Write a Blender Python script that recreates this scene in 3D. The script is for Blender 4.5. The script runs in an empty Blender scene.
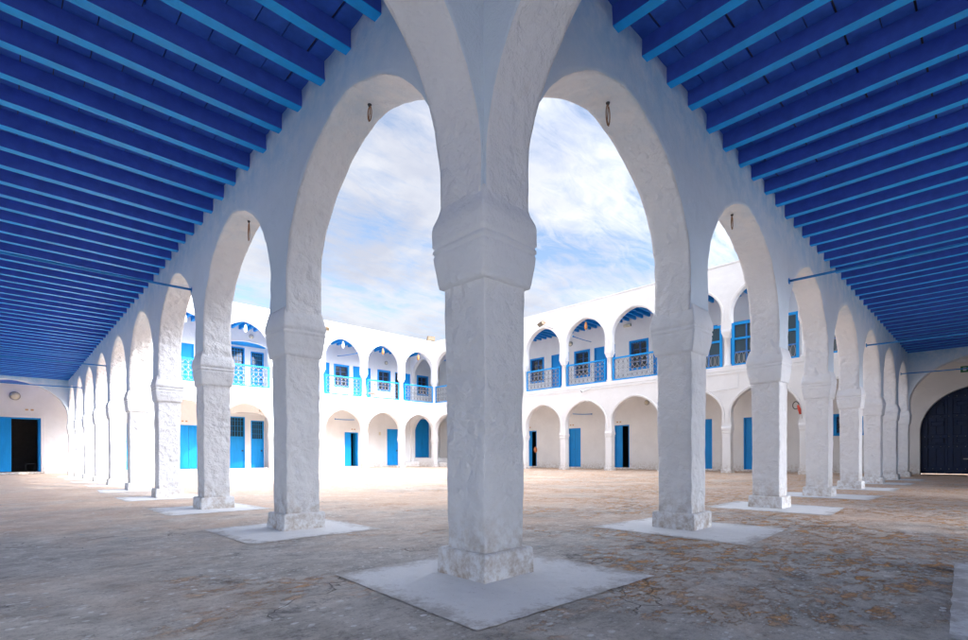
import bpy, bmesh, math, random
from mathutils import Vector, Matrix, noise
random.seed(7)
R = math.radians
PI = math.pi
scene = bpy.context.scene
COL = scene.collection

# ------------------------------------------------------------------ dimensions
XC, YC = 19.40, 24.80          # centre lines of the two far arcades
SX, SY = XC / 7, YC / 9        # bay widths
GW = 3.9                       # near gallery depth
FG = 2.65                      # far gallery depth
T = .18                        # half thickness of arcade walls
ROOF = 8.52

# ------------------------------------------------------------------ materials
def new_mat(name):
    m = bpy.data.materials.new(name); m.use_nodes = True
    nt = m.node_tree; nt.nodes.clear()
    out = nt.nodes.new('ShaderNodeOutputMaterial')
    b = nt.nodes.new('ShaderNodeBsdfPrincipled')
    nt.links.new(b.outputs[0], out.inputs[0])
    return m, nt, b

class NT:
    """small helper for building node graphs"""
    def __init__(s, nt): s.nt = nt
    def node(s, typ, ins=None, **kw):
        n = s.nt.nodes.new(typ)
        for k, v in kw.items(): setattr(n, k, v)
        for k, v in (ins or {}).items():
            if isinstance(v, bpy.types.NodeSocket): s.nt.links.new(v, n.inputs[k])
            else: n.inputs[k].default_value = v
        return n
    def noise(s, vec, scale, detail=4, rough=.55, dist=0.):
        return s.node('ShaderNodeTexNoise', {'Vector': vec, 'Scale': scale, 'Detail': detail, 'Roughness': rough, 'Distortion': dist}).outputs['Fac']
    def ramp(s, fac, pts, interp='LINEAR'):
        n = s.node('ShaderNodeValToRGB', {'Fac': fac}); cr = n.color_ramp; cr.interpolation = interp
        while len(cr.elements) < len(pts): cr.elements.new(.5)
        for e, (p, c) in zip(cr.elements, pts):
            e.position = p; e.color = (c, c, c, 1) if isinstance(c, (int, float)) else (*c, 1)
        return n.outputs[0]
    def math(s, op, a, b=0., c=0., clamp=False):
        n = s.node('ShaderNodeMath', {0: a, 1: b, 2: c}, operation=op); n.use_clamp = clamp
        return n.outputs[0]
    def mix(s, fac, a, b, mode='MIX'):
        n = s.node('ShaderNodeMix', data_type='RGBA', blend_type=mode)
        for idx, v in ((0, fac), (6, a), (7, b)):
            if isinstance(v, bpy.types.NodeSocket): s.nt.links.new(v, n.inputs[idx])
            else: n.inputs[idx].default_value = (*v, 1) if isinstance(v, tuple) and len(v) == 3 else v
        return n.outputs[2]
    def pos(s): return s.node('ShaderNodeNewGeometry').outputs['Position']
    def mapping(s, vec, scale=(1, 1, 1), loc=(0, 0, 0), rot=(0, 0, 0)):
        return s.node('ShaderNodeMapping', {'Vector': vec, 'Scale': scale, 'Location': loc, 'Rotation': rot}).outputs[0]
    def bump(s, h, strength, dist, normal=None):
        ins = {'Height': h, 'Strength': strength, 'Distance': dist}
        if normal is not None: ins['Normal'] = normal
        return s.node('ShaderNodeBump', ins).outputs[0]

def plaster(name, col, lump=.03, fine=.004, stain=.3, scale=9., blue=0.):
    m, nt, b = new_mat(name); g = NT(nt); p = g.pos()
    warp = g.node('ShaderNodeTexNoise', {'Vector': p, 'Scale': 3.0, 'Detail': 2.0}).outputs['Color']
    pw = g.node('ShaderNodeVectorMath', {0: p, 1: g.node('ShaderNodeVectorMath', {0: warp, 'Scale': .10}, operation='SCALE').outputs[0]}, operation='ADD').outputs[0]
    n1 = g.noise(pw, scale, 4, .5, .2)
    n2 = g.noise(pw, scale * 2.7, 5, .6)
    n3 = g.noise(p, 75, 3, .6)
    v = g.node('ShaderNodeTexVoronoi', {'Vector': pw, 'Scale': scale * 1.1, 'Randomness': 1.}, feature='SMOOTH_F1').outputs['Distance']
    ridg = g.math('ABSOLUTE', g.math('SUBTRACT', n2, .5))
    h = g.math('ADD', g.math('MULTIPLY', n1, 1.1), g.math('MULTIPLY', ridg, -.28))
    h = g.math('ADD', h, g.math('MULTIPLY', v, -.55))
    bn = g.bump(h, 1., lump)
    bn = g.bump(n3, 1., fine, bn)
    nt.links.new(bn, b.inputs['Normal'])
    c0 = tuple(c * .93 for c in col)
    big = g.noise(p, 1.3, 5, .6)
    c = g.mix(g.ramp(big, [(.35, 0.), (.65, 1.)]), c0, col)
    st = g.ramp(g.noise(g.mapping(p, (1, 1, .45)), 5.5, 8, .7), [(.62, 0.), (.80, stain)])
    c = g.mix(st, c, (.42, .33, .25))
    # splash dirt close to the ground
    z = g.node('ShaderNodeSeparateXYZ', {0: p}).outputs[2]
    low = g.math('MULTIPLY', g.math('SUBTRACT', 1., g.math('DIVIDE', z, .45), clamp=True), g.ramp(g.noise(p, 11, 8, .75), [(.42, 0.), (.62, .85)]))
    c = g.mix(low, c, (.40, .30, .21))
    # blue paint brushed over the top of the wall where the joists were painted
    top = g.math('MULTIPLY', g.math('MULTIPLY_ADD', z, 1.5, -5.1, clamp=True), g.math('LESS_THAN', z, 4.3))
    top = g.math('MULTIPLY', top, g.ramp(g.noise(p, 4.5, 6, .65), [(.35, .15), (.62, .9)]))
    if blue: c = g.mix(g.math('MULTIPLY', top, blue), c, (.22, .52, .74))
    nt.links.new(c, b.inputs['Base Color'])
    b.inputs['Roughness'].default_value = .92; b.inputs['Specular IOR Level'].default_value = .2
    return m

def paint(name, col, rough=.4, var=.15, wear=.0, spec=.5, grain=(1, 1, 1)):
    m, nt, b = new_mat(name); g = NT(nt); p = g.pos()
    n = g.noise(g.mapping(p, grain), 9, 5, .6)
    c = g.mix(g.ramp(n, [(.3, 0.), (.7, 1.)]), tuple(x * (1 - var) for x in col), tuple(min(1, x * (1 + var)) for x in col))
    if wear:
        w = g.ramp(g.noise(p, 22, 8, .75), [(.66, 0.), (.72, wear)])
        c = g.mix(w, c, (.35, .38, .42))
    nt.links.new(c, b.inputs['Base Color'])
    nt.links.new(g.bump(g.noise(g.mapping(p, grain), 40, 4, .6), .5, .003), b.inputs['Normal'])
    nt.links.new(g.ramp(n, [(.2, rough * .8), (.8, min(1, rough * 1.25))]), b.inputs['Roughness'])
    b.inputs['Specular IOR Level'].default_value = spec
    return m

def ground_mat():
    m, nt, b = new_mat('worn_concrete'); g = NT(nt); p = g.pos()
    sep = g.node('ShaderNodeSeparateXYZ', {0: p})
    # trodden grey cement under the near gallery, earthy screed out in the court
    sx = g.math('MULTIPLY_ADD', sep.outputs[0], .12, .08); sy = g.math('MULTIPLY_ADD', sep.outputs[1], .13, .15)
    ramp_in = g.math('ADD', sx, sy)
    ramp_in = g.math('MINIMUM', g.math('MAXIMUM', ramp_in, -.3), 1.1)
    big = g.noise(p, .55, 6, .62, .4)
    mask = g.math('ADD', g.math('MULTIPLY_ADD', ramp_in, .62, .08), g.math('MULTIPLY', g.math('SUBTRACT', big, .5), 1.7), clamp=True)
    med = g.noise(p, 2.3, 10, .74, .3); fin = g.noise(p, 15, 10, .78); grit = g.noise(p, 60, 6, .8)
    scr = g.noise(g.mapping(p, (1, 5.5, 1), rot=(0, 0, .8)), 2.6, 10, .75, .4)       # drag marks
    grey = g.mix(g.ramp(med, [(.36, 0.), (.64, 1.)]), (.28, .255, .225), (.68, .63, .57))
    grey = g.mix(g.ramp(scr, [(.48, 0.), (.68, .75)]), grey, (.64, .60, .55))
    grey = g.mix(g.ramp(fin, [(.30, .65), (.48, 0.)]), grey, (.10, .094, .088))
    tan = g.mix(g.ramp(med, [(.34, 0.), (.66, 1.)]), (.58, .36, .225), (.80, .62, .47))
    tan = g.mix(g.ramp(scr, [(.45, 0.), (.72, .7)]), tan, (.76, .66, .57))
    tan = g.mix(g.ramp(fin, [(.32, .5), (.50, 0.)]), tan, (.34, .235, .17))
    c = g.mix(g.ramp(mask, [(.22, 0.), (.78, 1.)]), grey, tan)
    # ochre and rust flaking coat, gritty
    pa = g.mapping(p, (1.0, 1.6, 1), rot=(0, 0, .6))
    fl = g.noise(pa, 5.0, 12, .82, .3); zone = g.noise(p, .75, 4, .6)
    flm = g.math('MULTIPLY', g.ramp(fl, [(.515, 0.), (.55, 1.)]), g.ramp(g.math('ADD', zone, g.math('MINIMUM', g.math('MULTIPLY', g.math('SUBTRACT', sep.outputs[0], sep.outputs[1]), .03), .09)), [(.50, 0.), (.61, .95)]))
    c = g.mix(flm, c, g.mix(g.ramp(fin, [(.35, 0.), (.65, 1.)]), (.42, .16, .04), (.84, .46, .17)))
    # soot dark blotches
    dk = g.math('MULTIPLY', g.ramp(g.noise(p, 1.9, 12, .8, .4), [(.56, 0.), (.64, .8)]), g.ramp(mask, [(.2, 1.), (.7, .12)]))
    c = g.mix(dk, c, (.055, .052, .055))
    # lime flecks of many sizes and chips of blue paint
    for sc_, lo, am in ((11., .52, .6), (19., .46, .75), (38., .46, .75)):
        vr = g.node('ShaderNodeTexVoronoi', {'Vector': g.mapping(p, (1, 1.5, 1), rot=(0, 0, sc_)), 'Scale': sc_})
        rs = g.math('MULTIPLY', g.math('POWER', g.node('ShaderNodeSeparateXYZ', {0: vr.outputs['Color']}).outputs[0], 5.), .55)
        fk = g.math('MULTIPLY', g.math('LESS_THAN', g.math('ADD', vr.outputs['Distance'], g.math('MULTIPLY_ADD', grit, .36, -.18)), g.math('SUBTRACT', rs, .04)), g.ramp(g.noise(g.mapping(p, loc=(sc_, 0, 0)), 1.7, 5, .65), [(lo, 0.), (lo + .10, am)]))
        c = g.mix(fk, c, (.82, .82, .80))
    vb = g.node('ShaderNodeTexVoronoi', {'Vector': g.mapping(p, (1, 1, 1), loc=(3.3, 1.7, 0)), 'Scale': 2.6})
    bl = g.math('MULTIPLY', g.ramp(vb.outputs['Distance'], [(.045, 1.), (.085, 0.)]), g.ramp(grit, [(.45, 0.), (.55, .8)]))
    c = g.mix(bl, c, (.06, .27, .48))
    c = g.mix(g.ramp(grit, [(.30, .35), (.5, 0.)]), c, (.09, .08, .075))
    # cracks
    wv = g.node('ShaderNodeVectorMath', {0: p, 1: g.node('ShaderNodeVectorMath', {0: g.node('ShaderNodeTexNoise', {'Vector': p, 'Scale': 2., 'Detail': 5.}).outputs['Color'], 'Scale': .9}, operation='SCALE').outputs[0]}, operation='ADD').outputs[0]
    cr = g.node('ShaderNodeTexVoronoi', {'Vector': wv, 'Scale': .42}, feature='DISTANCE_TO_EDGE').outputs['Distance']
    crk = g.math('MULTIPLY', g.ramp(cr, [(.001, 1.), (.004, 0.)]), g.ramp(g.noise(p, .8, 3, .5), [(.48, 0.), (.56, 1.)]))
    c = g.mix(g.math('MULTIPLY', crk, .6), c, (.05, .04, .035))
    nt.links.new(c, b.inputs['Base Color'])
    h = g.math('ADD', g.math('MULTIPLY', fl, .8), g.math('MULTIPLY', fin, .5))
    h = g.math('ADD', h, g.math('MULTIPLY', crk, -1.2))
    h = g.math('ADD', h, g.math('MULTIPLY', flm, .5))
    nt.links.new(g.bump(h, .9, .012), b.inputs['Normal'])
    nt.links.new(g.ramp(med, [(.3, .5), (.7, .85)]), b.inputs['Roughness'])
    b.inputs['Specular IOR Level'].default_value = .35
    return m

def pad_mat():
    m, nt, b = new_mat('scuffed_limewash'); g = NT(nt); p = g.pos()
    n = g.noise(p, 6, 9, .7)
    c = g.mix(g.ramp(n, [(.3, 0.), (.7, 1.)]), (.80, .79, .77), (.88, .87, .85))
    c = g.mix(g.ramp(g.noise(p, 9, 10, .8, .4), [(.60, 0.), (.72, .7)]), c, (.33, .29, .26))
    c = g.mix(g.ramp(g.noise(p, 34, 6, .8), [(.60, 0.), (.70, .5)]), c, (.30, .30, .31))
    gc = g.node('ShaderNodeSeparateXYZ', {0: g.node('ShaderNodeTexCoord').outputs['Generated']})
    ed = g.math('MAXIMUM', *[g.math('ABSOLUTE', g.math('MULTIPLY_ADD', gc.outputs[k], 2., -1.)) for k in (0, 1)])
    ed = g.math('ADD', ed, g.math('MULTIPLY_ADD', g.noise(p, 6, 10, .78), 1.3, -.65))
    c = g.mix(g.ramp(ed, [(.80, 0.), (1.10, .8)]), c, (.44, .40, .36))
    nt.links.new(c, b.inputs['Base Color']); b.inputs['Roughness'].default_value = .8
    nt.links.new(g.bump(n, .8, .012), b.inputs['Normal'])
    return m

M = {}
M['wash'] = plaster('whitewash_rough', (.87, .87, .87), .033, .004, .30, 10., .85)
M['wash_capital'] = plaster('whitewash_capital', (.85, .86, .87), .018, .003, .14, 10.)
M['wash_gallery'] = plaster('gallery_wash_blue_cast', (.72, .81, .88), .014, .004, .10, 5., .9)  # base colour carries the blue ambient cast on the gallery-side faces
M['wash_smooth'] = plaster('whitewash_trowelled', (.86, .86, .86), .016, .003, .14, 5.)
M['wash_far'] = plaster('whitewash_facade', (.79, .785, .775), .010, .002, .12, 4.)
M['wash_blue'] = plaster('blue_bounce_wash', (.50, .67, .86), .016, .003, .14, 5.)  # blue picked for the unseen walls to bounce blue light into the gallery
M['pad'] = pad_mat()
M['ground'] = ground_mat()
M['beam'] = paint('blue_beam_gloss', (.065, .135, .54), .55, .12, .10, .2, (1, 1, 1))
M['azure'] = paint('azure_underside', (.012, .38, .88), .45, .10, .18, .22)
M['deck'] = paint('blue_deck_paint', (.055, .15, .56), .6, .15, .06, .12)
M['blue'] = paint('blue_joinery', (.006, .27, .66), .45, .10, .06, .22, (1, 1, .15))
M['blue_r'] = paint('blue_joinery_deep', (.006, .25, .64), .45, .10, .06, .22, (1, 1, .15))
M['shutter'] = paint('blue_shutter', (.012, .15, .46), .45, .15, .05)
M['navy'] = paint('navy_gate', (.003, .018, .07), .42, .25, .08, .4, (1, 1, .3))
M['iron'] = paint('dark_iron', (.03, .03, .035), .5, .2)
M['lace'] = paint('white_ironwork', (.30, .30, .31), .5, .1)
M['rust'] = paint('rusty_iron', (.26, .14, .08), .85, .4)
M['rod'] = paint('blue_rod', (.02, .24, .60), .4, .15)
M['clay'] = paint('amber_lantern', (.44, .20, .07), .5, .2)
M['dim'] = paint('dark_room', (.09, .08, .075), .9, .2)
M['wood'] = paint('plain_wood', (.52, .33, .17), .6, .2)
M['bronze'] = paint('bronze_housing', (.15, .09, .04), .5, .2)
M['lamp_glass'] = paint('dusty_lamp_glass', (.15, .12, .07), .4, .1)
M['grey'] = paint('grey_fitting', (.35, .35, .34), .45, .1)
M['cream'] = paint('cream_plastic', (.66, .60, .45), .5, .08)
M['red'] = paint('red_handle', (.60, .06, .03), .45, .1)
M['orange'] = paint('orange_cloth', (.70, .24, .10), .8, .15)
M['green'] = paint('green_sign', (.01, .15, .06), .4, .05)
M['white'] = paint('white_plastic', (.75, .75, .75), .4, .05)
mg, ntg, bg = new_mat('window_glass')
bg.inputs['Base Color'].default_value = (.02, .05, .07, 1); bg.inputs['Roughness'].default_value = .08
M['glass'] = mg

# ------------------------------------------------------------------ mesh helpers
def link(o): COL.objects.link(o); return o
def tag(o, label, cat, group=None):
    o['label'] = label; o['category'] = cat
    if group: o['group'] = group
    return o
def thing(name, loc, label, cat, group=None):
    o = bpy.data.objects.new(name, None); o.empty_display_size = .2; link(o)
    o.location = loc; return tag(o, label, cat, group)
def rootloc(o):
    while o.parent: o = o.parent
    return Vector(o.location)
def finish(name, bm, mat, parent=None, smooth=False, label=None, origin=None, weld=0.):
    if weld: bmesh.ops.remove_doubles(bm, verts=bm.verts, dist=weld)
    bmesh.ops.recalc_face_normals(bm, faces=bm.faces)
    off = rootloc(parent) if parent else (Vector(origin) if origin else Vector((0, 0, 0)))
    for v in bm.verts: v.co -= off
    me = bpy.data.meshes.new(name); bm.to_mesh(me); bm.free()
    mats = mat if isinstance(mat, (list, tuple)) else [mat]
    for m in mats: me.materials.append(m)
    if smooth: me.polygons.foreach_set('use_smooth', [True] * len(me.polygons))
    o = bpy.data.objects.new(name, me); link(o)
    if parent: o.parent = parent
    elif origin: o.location = off
    if label: o['label'] = label
    return o
def single(name, bm, mat, origin, label, cat, group=None, smooth=False):
    return tag(finish(name, bm, mat, None, smooth, None, origin), label, cat, group)
def struct(o): o['kind'] = 'structure'; return o

def box(bm, a, b, bevel=0.):
    x0, x1 = sorted((a[0], b[0])); y0, y1 = sorted((a[1], b[1])); z0, z1 = sorted((a[2], b[2]))
    vs = [bm.verts.new(c) for c in ((x0, y0, z0), (x1, y0, z0), (x1, y1, z0), (x0, y1, z0), (x0, y0, z1), (x1, y0, z1), (x1, y1, z1), (x0, y1, z1))]
    fs = [bm.faces.new([vs[i] for i in f]) for f in ((0, 3, 2, 1), (4, 5, 6, 7), (0, 1, 5, 4), (1, 2, 6, 5), (2, 3, 7, 6), (3, 0, 4, 7))]
    if bevel: bmesh.ops.bevel(bm, geom=list({e for f in fs for e in f.edges}), offset=bevel, segments=1, affect='EDGES')
def tube(bm, pts, r, n=6, cap=True):
    rings = []
    pts = [Vector(p) for p in pts]
    for i, p in enumerate(pts):
        d = (pts[min(i + 1, len(pts) - 1)] - pts[max(i - 1, 0)]).normalized()
        a = d.orthogonal().normalized() if i == 0 else (a - d * a.dot(d)).normalized()
        bb = d.cross(a); rr = r[i] if isinstance(r, (list, tuple)) else r
        rings.append([bm.verts.new(p + (a * math.cos(2 * PI * k / n) + bb * math.sin(2 * PI * k / n)) * rr) for k in range(n)])
    for q, w in zip(rings, rings[1:]):
        for k in range(n): bm.faces.new((q[k], q[(k + 1) % n], w[(k + 1) % n], w[k]))
    if cap: bm.faces.new(rings[0][::-1]); bm.faces.new(rings[-1])
def lathe(bm, c, prof, n=14, axis=Vector((0, 0, 1))):
    c = Vector(c); a = axis.orthogonal().normalized(); b = axis.cross(a)
    rings = [[bm.verts.new(c + axis * z + (a * math.cos(2 * PI * k / n) + b * math.sin(2 * PI * k / n)) * max(r, .0005)) for k in range(n)] for z, r in prof]
    for q, w in zip(rings, rings[1:]):
        for k in range(n): bm.faces.new((q[k], q[(k + 1) % n], w[(k + 1) % n], w[k]))
    bm.faces.new(rings[0][::-1]); bm.faces.new(rings[-1])
def rough(bm, amp, freq=2.2, fine=0., seed=0.):
    for v in bm.verts:
        s = v.co * freq + Vector((seed, 0, 0))
        v.co += noise.noise_vector(s) * amp + (noise.noise_vector(v.co * 9 + Vector((seed, 3, 1))) * fine if fine else Vector((0, 0, 0)))

# wall frames: (u along the wall, d depth behind the court face line, z) -> world
FR = {'near_l': lambda u, d, z: Vector((-d, u, z)), 'near_r': lambda u, d, z: Vector((u, -d, z)),
      'far_l': lambda u, d, z: Vector((u, YC + d, z)), 'far_r': lambda u, d, z: Vector((XC + d, u, z)),
      'trans_x': lambda u, d, z: Vector((-u, d, z)), 'trans_y': lambda u, d, z: Vector((d, -u, z)),
      'end_l': lambda u, d, z: Vector((-u, YC + d, z)), 'end_r': lambda u, d, z: Vector((XC + d, -u, z)),
      'cor_y': lambda u, d, z: Vector((XC + d, YC + u, z)), 'cor_x': lambda u, d, z: Vector((XC + u, YC + d, z))}
def fbox(bm, F, a, b, bevel=0.): box(bm, F(*a), F(*b), bevel)

def arch_profile(uc, half, foot, z0, zc, rise, N, point=.12):
    """outline of the opening from the left foot over the crown to the right foot"""
    L = []
    nl = max(2, N // 10)
    for i in range(nl):
        t = i / nl
        L.append((half - (half - foot) * (1 - t) ** 2, z0 + (zc - z0) * t))
    P = [(uc - h, z) for h, z in L]
    for i in range(N + 1):
        f = PI - PI * i / N
        P.append((uc + half * math.cos(f), zc + rise * ((1 - point) * math.sin(f) + point * (1 - abs(math.cos(f))))))
    P += [(uc + h, z) for h, z in reversed(L)]
    return P
def arch_bay(bm, F, u0, u1, d0, d1, z0, ztop, prof, Mr=8, K=6, tint=()):
    uc = (u0 + u1) / 2
    B = []
    for (u, z) in prof:
        du, dz = u - uc, z - z0
        ts = []
        if abs(du) > 1e-6: ts.append(((u1 - uc) if du > 0 else (u0 - uc)) / du)
        if dz > 1e-6: ts.append((ztop - z0) / dz)
        t = min(ts); B.append([uc + du * t, z0 + dz * t])
    for cu in (u0, u1):
        k = min(range(len(B)), key=lambda i: (B[i][0] - cu) ** 2 + (B[i][1] - ztop) ** 2)
        B[k] = [cu, ztop]
    for d in (d0, d1):
        prev = None
        for (A, b) in zip(prof, B):
            row = [bm.verts.new(F(A[0] + (b[0] - A[0]) * j / Mr, d, A[1] + (b[1] - A[1]) * j / Mr)) for j in range(Mr + 1)]
            if prev:
                for j in range(Mr):
                    f = bm.faces.new((prev[j], prev[j + 1], row[j + 1], row[j]))
                    if d in tint: f.material_index = 1
            prev = row
    prev = None
    for A in prof:
        row = [bm.verts.new(F(A[0], d0 + (d1 - d0) * j / K, A[1])) for j in range(K + 1)]
        if prev:
            for j in range(K): bm.faces.new((prev[j], prev[j + 1], row[j + 1], row[j]))
        prev = row
def grid_wall(bm, F, us, zs, d, holes=(), depth=.22, top=False):
    """flat wall face at depth d with rectangular holes and their reveals"""
    U = sorted(set(us) | {h[i] for h in holes for i in (0, 1)}); Z = sorted(set(zs) | {h[i] for h in holes for i in (2, 3)})
    for a, b in zip(U, U[1:]):
        for c, e in zip(Z, Z[1:]):
            um, zm = (a + b) / 2, (c + e) / 2
            if any(h[0] < um < h[1] and h[2] < zm < h[3] for h in holes): continue
            bm.faces.new([bm.verts.new(F(*q)) for q in ((a, d, c), (b, d, c), (b, d, e), (a, d, e))])
    for h in holes:
        dd = h[4] if len(h) > 4 else depth
        for (p, q) in (((h[0], h[2]), (h[0], h[3])), ((h[1], h[2]), (h[1], h[3])), ((h[0], h[3]), (h[1], h[3])), ((h[0], h[2]), (h[1], h[2]))):
            bm.faces.new([bm.verts.new(F(*v)) for v in ((p[0], d, p[1]), (q[0], d, q[1]), (q[0], d + dd, q[1]), (p[0], d + dd, p[1]))])
def lin(a, b, n): return [a + (b - a) * i / n for i in range(n + 1)]

def square_shaft(bm, c, prof, nside=10, dz=.035, p=26, bow=0.):
    """square pillar piece; prof = [(z, half width)] ; rounded arrises"""
    rows = []
    for (z0, h0), (z1, h1) in zip(prof, prof[1:]):
        k = max(1, int(abs(z1 - z0) / dz)) if z1 != z0 else 1
        for i in range(k): rows.append((z0 + (z1 - z0) * i / k, h0 + (h1 - h0) * i / k))
    rows.append(prof[-1])
    rings = []
    for z, h in rows:
        ring = []
        for s in range(4):
            for i in range(nside):
                t = -1 + 2 * i / nside
                t = math.sin(t * PI / 2)
                x, y = ((t, -1), (1, t), (-t, 1), (-1, -t))[s]
                f = (abs(x) ** p + abs(y) ** p) ** (-1 / p)
                ring.append(bm.verts.new((c[0] + x * f * h, c[1] + y * f * h, z)))
        rings.append(ring)
    n = 4 * nside
    for q, w in zip(rings, rings[1:]):
        for k in range(n): bm.faces.new((q[k], q[(k + 1) % n], w[(k + 1) % n], w[k]))
    bm.faces.new(rings[0][::-1]); bm.faces.new(rings[-1])

# ------------------------------------------------------------------ ground
bm = bmesh.new()
S = 350
gx = [-S, -60, -20, -8] + lin(-4, 24, 14) + [40, 80, S]; gy = [-S, -60, -20, -8] + lin(-4, 30, 17) + [50, 90, S]
vv = [[bm.verts.new((x, y, 0)) for y in gy] for x in gx]
for i in range(len(gx) - 1):
    for j in range(len(gy) - 1): bm.faces.new((vv[i][j], vv[i + 1][j], vv[i + 1][j + 1], vv[i][j + 1]))
struct(finish('ground', bm, M['ground']))

def pad(x0, x1, y0, y1, seed):
    rnd = random.Random(seed)
    bm = bmesh.new(); pts = []
    cs = [(x0, y0), (x1, y0), (x1, y1), (x0, y1)]
    cs = [(x + rnd.uniform(-.05, .05), y + rnd.uniform(-.05, .05)) for x, y in cs]
    for k in range(4):
        a, b = cs[k], cs[(k + 1) % 4]
        for i in range(24):
            t = i / 24; w = noise.noise(Vector((seed * 3.1 + k * 7 + t * 17, 1, 2))) * .010
            nx, ny = (b[1] - a[1]), -(b[0] - a[0]); L = math.hypot(nx, ny)
            pts.append(bm.verts.new((a[0] + (b[0] - a[0]) * t + nx / L * w, a[1] + (b[1] - a[1]) * t + ny / L * w, .004)))
    bm.faces.new(pts)
    struct(finish('whitewashed_patch', bm, M['pad']))
pad(-.72, .62, -.76, .55, 1)
for n in range(1, 9): pad(-.70, .52, n * SY - .72, n * SY + .50, 10 + n)
for n in range(1, 7): pad(n * SX - .62, n * SX + .62, -.80, .62, 30 + n)
pad(.55, 2.40, -3.85, -2.05, 50)

# ------------------------------------------------------------------ near pillars
def near_pillar(parent, c, seed, cb=1.72, fine=True):
    x, y = c; ns, dz = (14, .028) if fine else (7, .06)
    rnd = random.Random(seed)
    bm = bmesh.new(); square_shaft(bm, c, [(0, .212), (.02, .214), (.150, .210), (.162, .200)], ns, .03, 60)
    rough(bm, .006, 4, .004, seed)
    for v in bm.verts:
        if v.co.z < .02: v.co.z = -.01
    a = finish('plinth', bm, M['wash_smooth'])
    bm = bmesh.new(); square_shaft(bm, c, [(.13, .166), (.9, .170), (cb + .03, .177)], ns, dz, 34)
    rough(bm, .007, 2.2, .0055, seed)
    b = finish('shaft', bm, M['wash'], smooth=True)
    bm = bmesh.new()
    q = 1.045 if cb > 1.74 else 1.0; top = cb + (.385 if cb > 1.74 else .33)
    square_shaft(bm, c, [(cb - .012, .170), (cb - .006, .192 * q), (cb + .02, .198 * q), (cb + .11, .211 * q), (cb + .185, .220 * q), (cb + .192, .2165 * q), (cb + .204, .2165 * q), (cb + .210, .224 * q),
                         (cb + .228, .224 * q), (cb + .234, .218 * q), (cb + .246, .218 * q), (cb + .253, .226 * q), (top - .03, .228 * q), (top, .222 * q), (top + .05, .212), (top + .12, .192)], ns, .018, 30)
    rough(bm, .008, 2.6, .005, seed)
    d = finish('capital', bm, M['wash_capital'], smooth=True)
    return a, b, d
def attach(parts, parent):
    off = rootloc(parent)
    for o in parts:
        for v in o.data.vertices: v.co -= off
        o.parent = parent

cp = thing('corner_pillar', (0, 0, 0), 'big square whitewashed pillar standing in the middle of the view where the two arcades meet', 'pillar')
attach(near_pillar(cp, (0, 0), 11.3, 1.76), cp)

# ------------------------------------------------------------------ near arcades
OPEN = 4.0
FILL_OPENINGS = {'near_l': [(-3.4, -1.2, 2.9), (3.4, 5.6, 3.1), (9.6, 11.6, 2.9)], 'near_r': [(-3.1, -1.5, 2.8), (4.6, 6.7, 3.1), (10.2, 12.0, 2.9)]}   # unseen openings added behind and beside the viewer to light the gallery
def near_arcade(key, n, s, tkey, endkey, label, ceil_z, roots):
    F = FR[key]; L = n * s
    root = thing('arcade', F(L / 2, 0, 0), label, 'arcade')
    # arcade wall with the row of horseshoe arches
    bm = bmesh.new()
    for k in range(n):
        u0, u1 = k * s, (k + 1) * s; near = k < 3
        prof = arch_profile((u0 + u1) / 2, s / 2 - .190, s / 2 - .216, 2.03, 2.50, 1.13, 72 if near else 40)
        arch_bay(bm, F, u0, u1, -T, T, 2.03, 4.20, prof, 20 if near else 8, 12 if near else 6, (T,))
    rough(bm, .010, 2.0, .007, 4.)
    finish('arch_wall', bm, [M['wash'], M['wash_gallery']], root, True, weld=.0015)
    # transverse arch across the gallery at the near corner (outside the first bay) and at the far end
    for tk, dpos in ((tkey, 0), (endkey, 0)):
        G = FR[tk]
        bm = bmesh.new(); w = GW
        prof = arch_profile(2.0, 1.80, 1.785, 2.03, 2.42, 1.40, 72, .04)
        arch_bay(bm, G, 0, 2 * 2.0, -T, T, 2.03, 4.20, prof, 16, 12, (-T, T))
        rough(bm, .010, 2.0, .005, 4.)
        finish('transverse_arch', bm, [M['wash'], M['wash_gallery']], root, True, weld=.0015)
        # respond pilaster on the outer wall
        bm = bmesh.new(); fbox(bm, G, (2 * 2.0 - .23, -T, 0), (2 * 2.0 + .05, T, 2.17), .01)
        finish('respond', bm, M['wash'], root)
    # outer (back) wall of the gallery and the storey above
    bm = bmesh.new(); dq = FILL_OPENINGS[key]; grid_wall(bm, F, lin(-GW, L + .2, 24), lin(0, 4.3, 4), GW, [(a, b, 0, c, .22) for a, b, c in dq]); finish('back_wall', bm, M['wash_blue'], root)
    hr = 9.6 if key == 'near_r' else ROOF
    bm = bmesh.new(); fbox(bm, F, (T if key == 'near_l' else -T, -T, 4.2), (L - T, T, hr)); finish('upper_wall', bm, M['wash_far'], root)
    bm = bmesh.new(); fbox(bm, F, (-GW if key == 'near_l' else T, T + .01, ROOF - .5), (L, GW + .2, ROOF - .3)); finish('roof_slab', bm, M['wash_far'], root)
    bm = bmesh.new(); e0 = -GW
    for a, b, c in dq + [(L + 3, L + 3, 1)]:
        fbox(bm, F, (e0, GW + .003, 0), (a - .01, GW + .2, ROOF))
        if b > a: fbox(bm, F, (a - .01, GW + .003, c + .01), (b + .01, GW + .2, ROOF))
        e0 = b + .01
    finish('outer_shell', bm, M['wash_far'], root)
    for k in range(1, n + 1):
        c = F(k * s, 0, 0)
        pp = bpy.data.objects.new('pillar', None); pp.empty_display_size = .2; link(pp); pp.parent = root
        pp.location = (0, 0, 0)
        attach(near_pillar(root, (c.x, c.y), 20. + k * 3.7 + (50 if key == 'near_r' else 0), 1.72, k < 5), pp)
        for o in pp.children: pass
    return root
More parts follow.
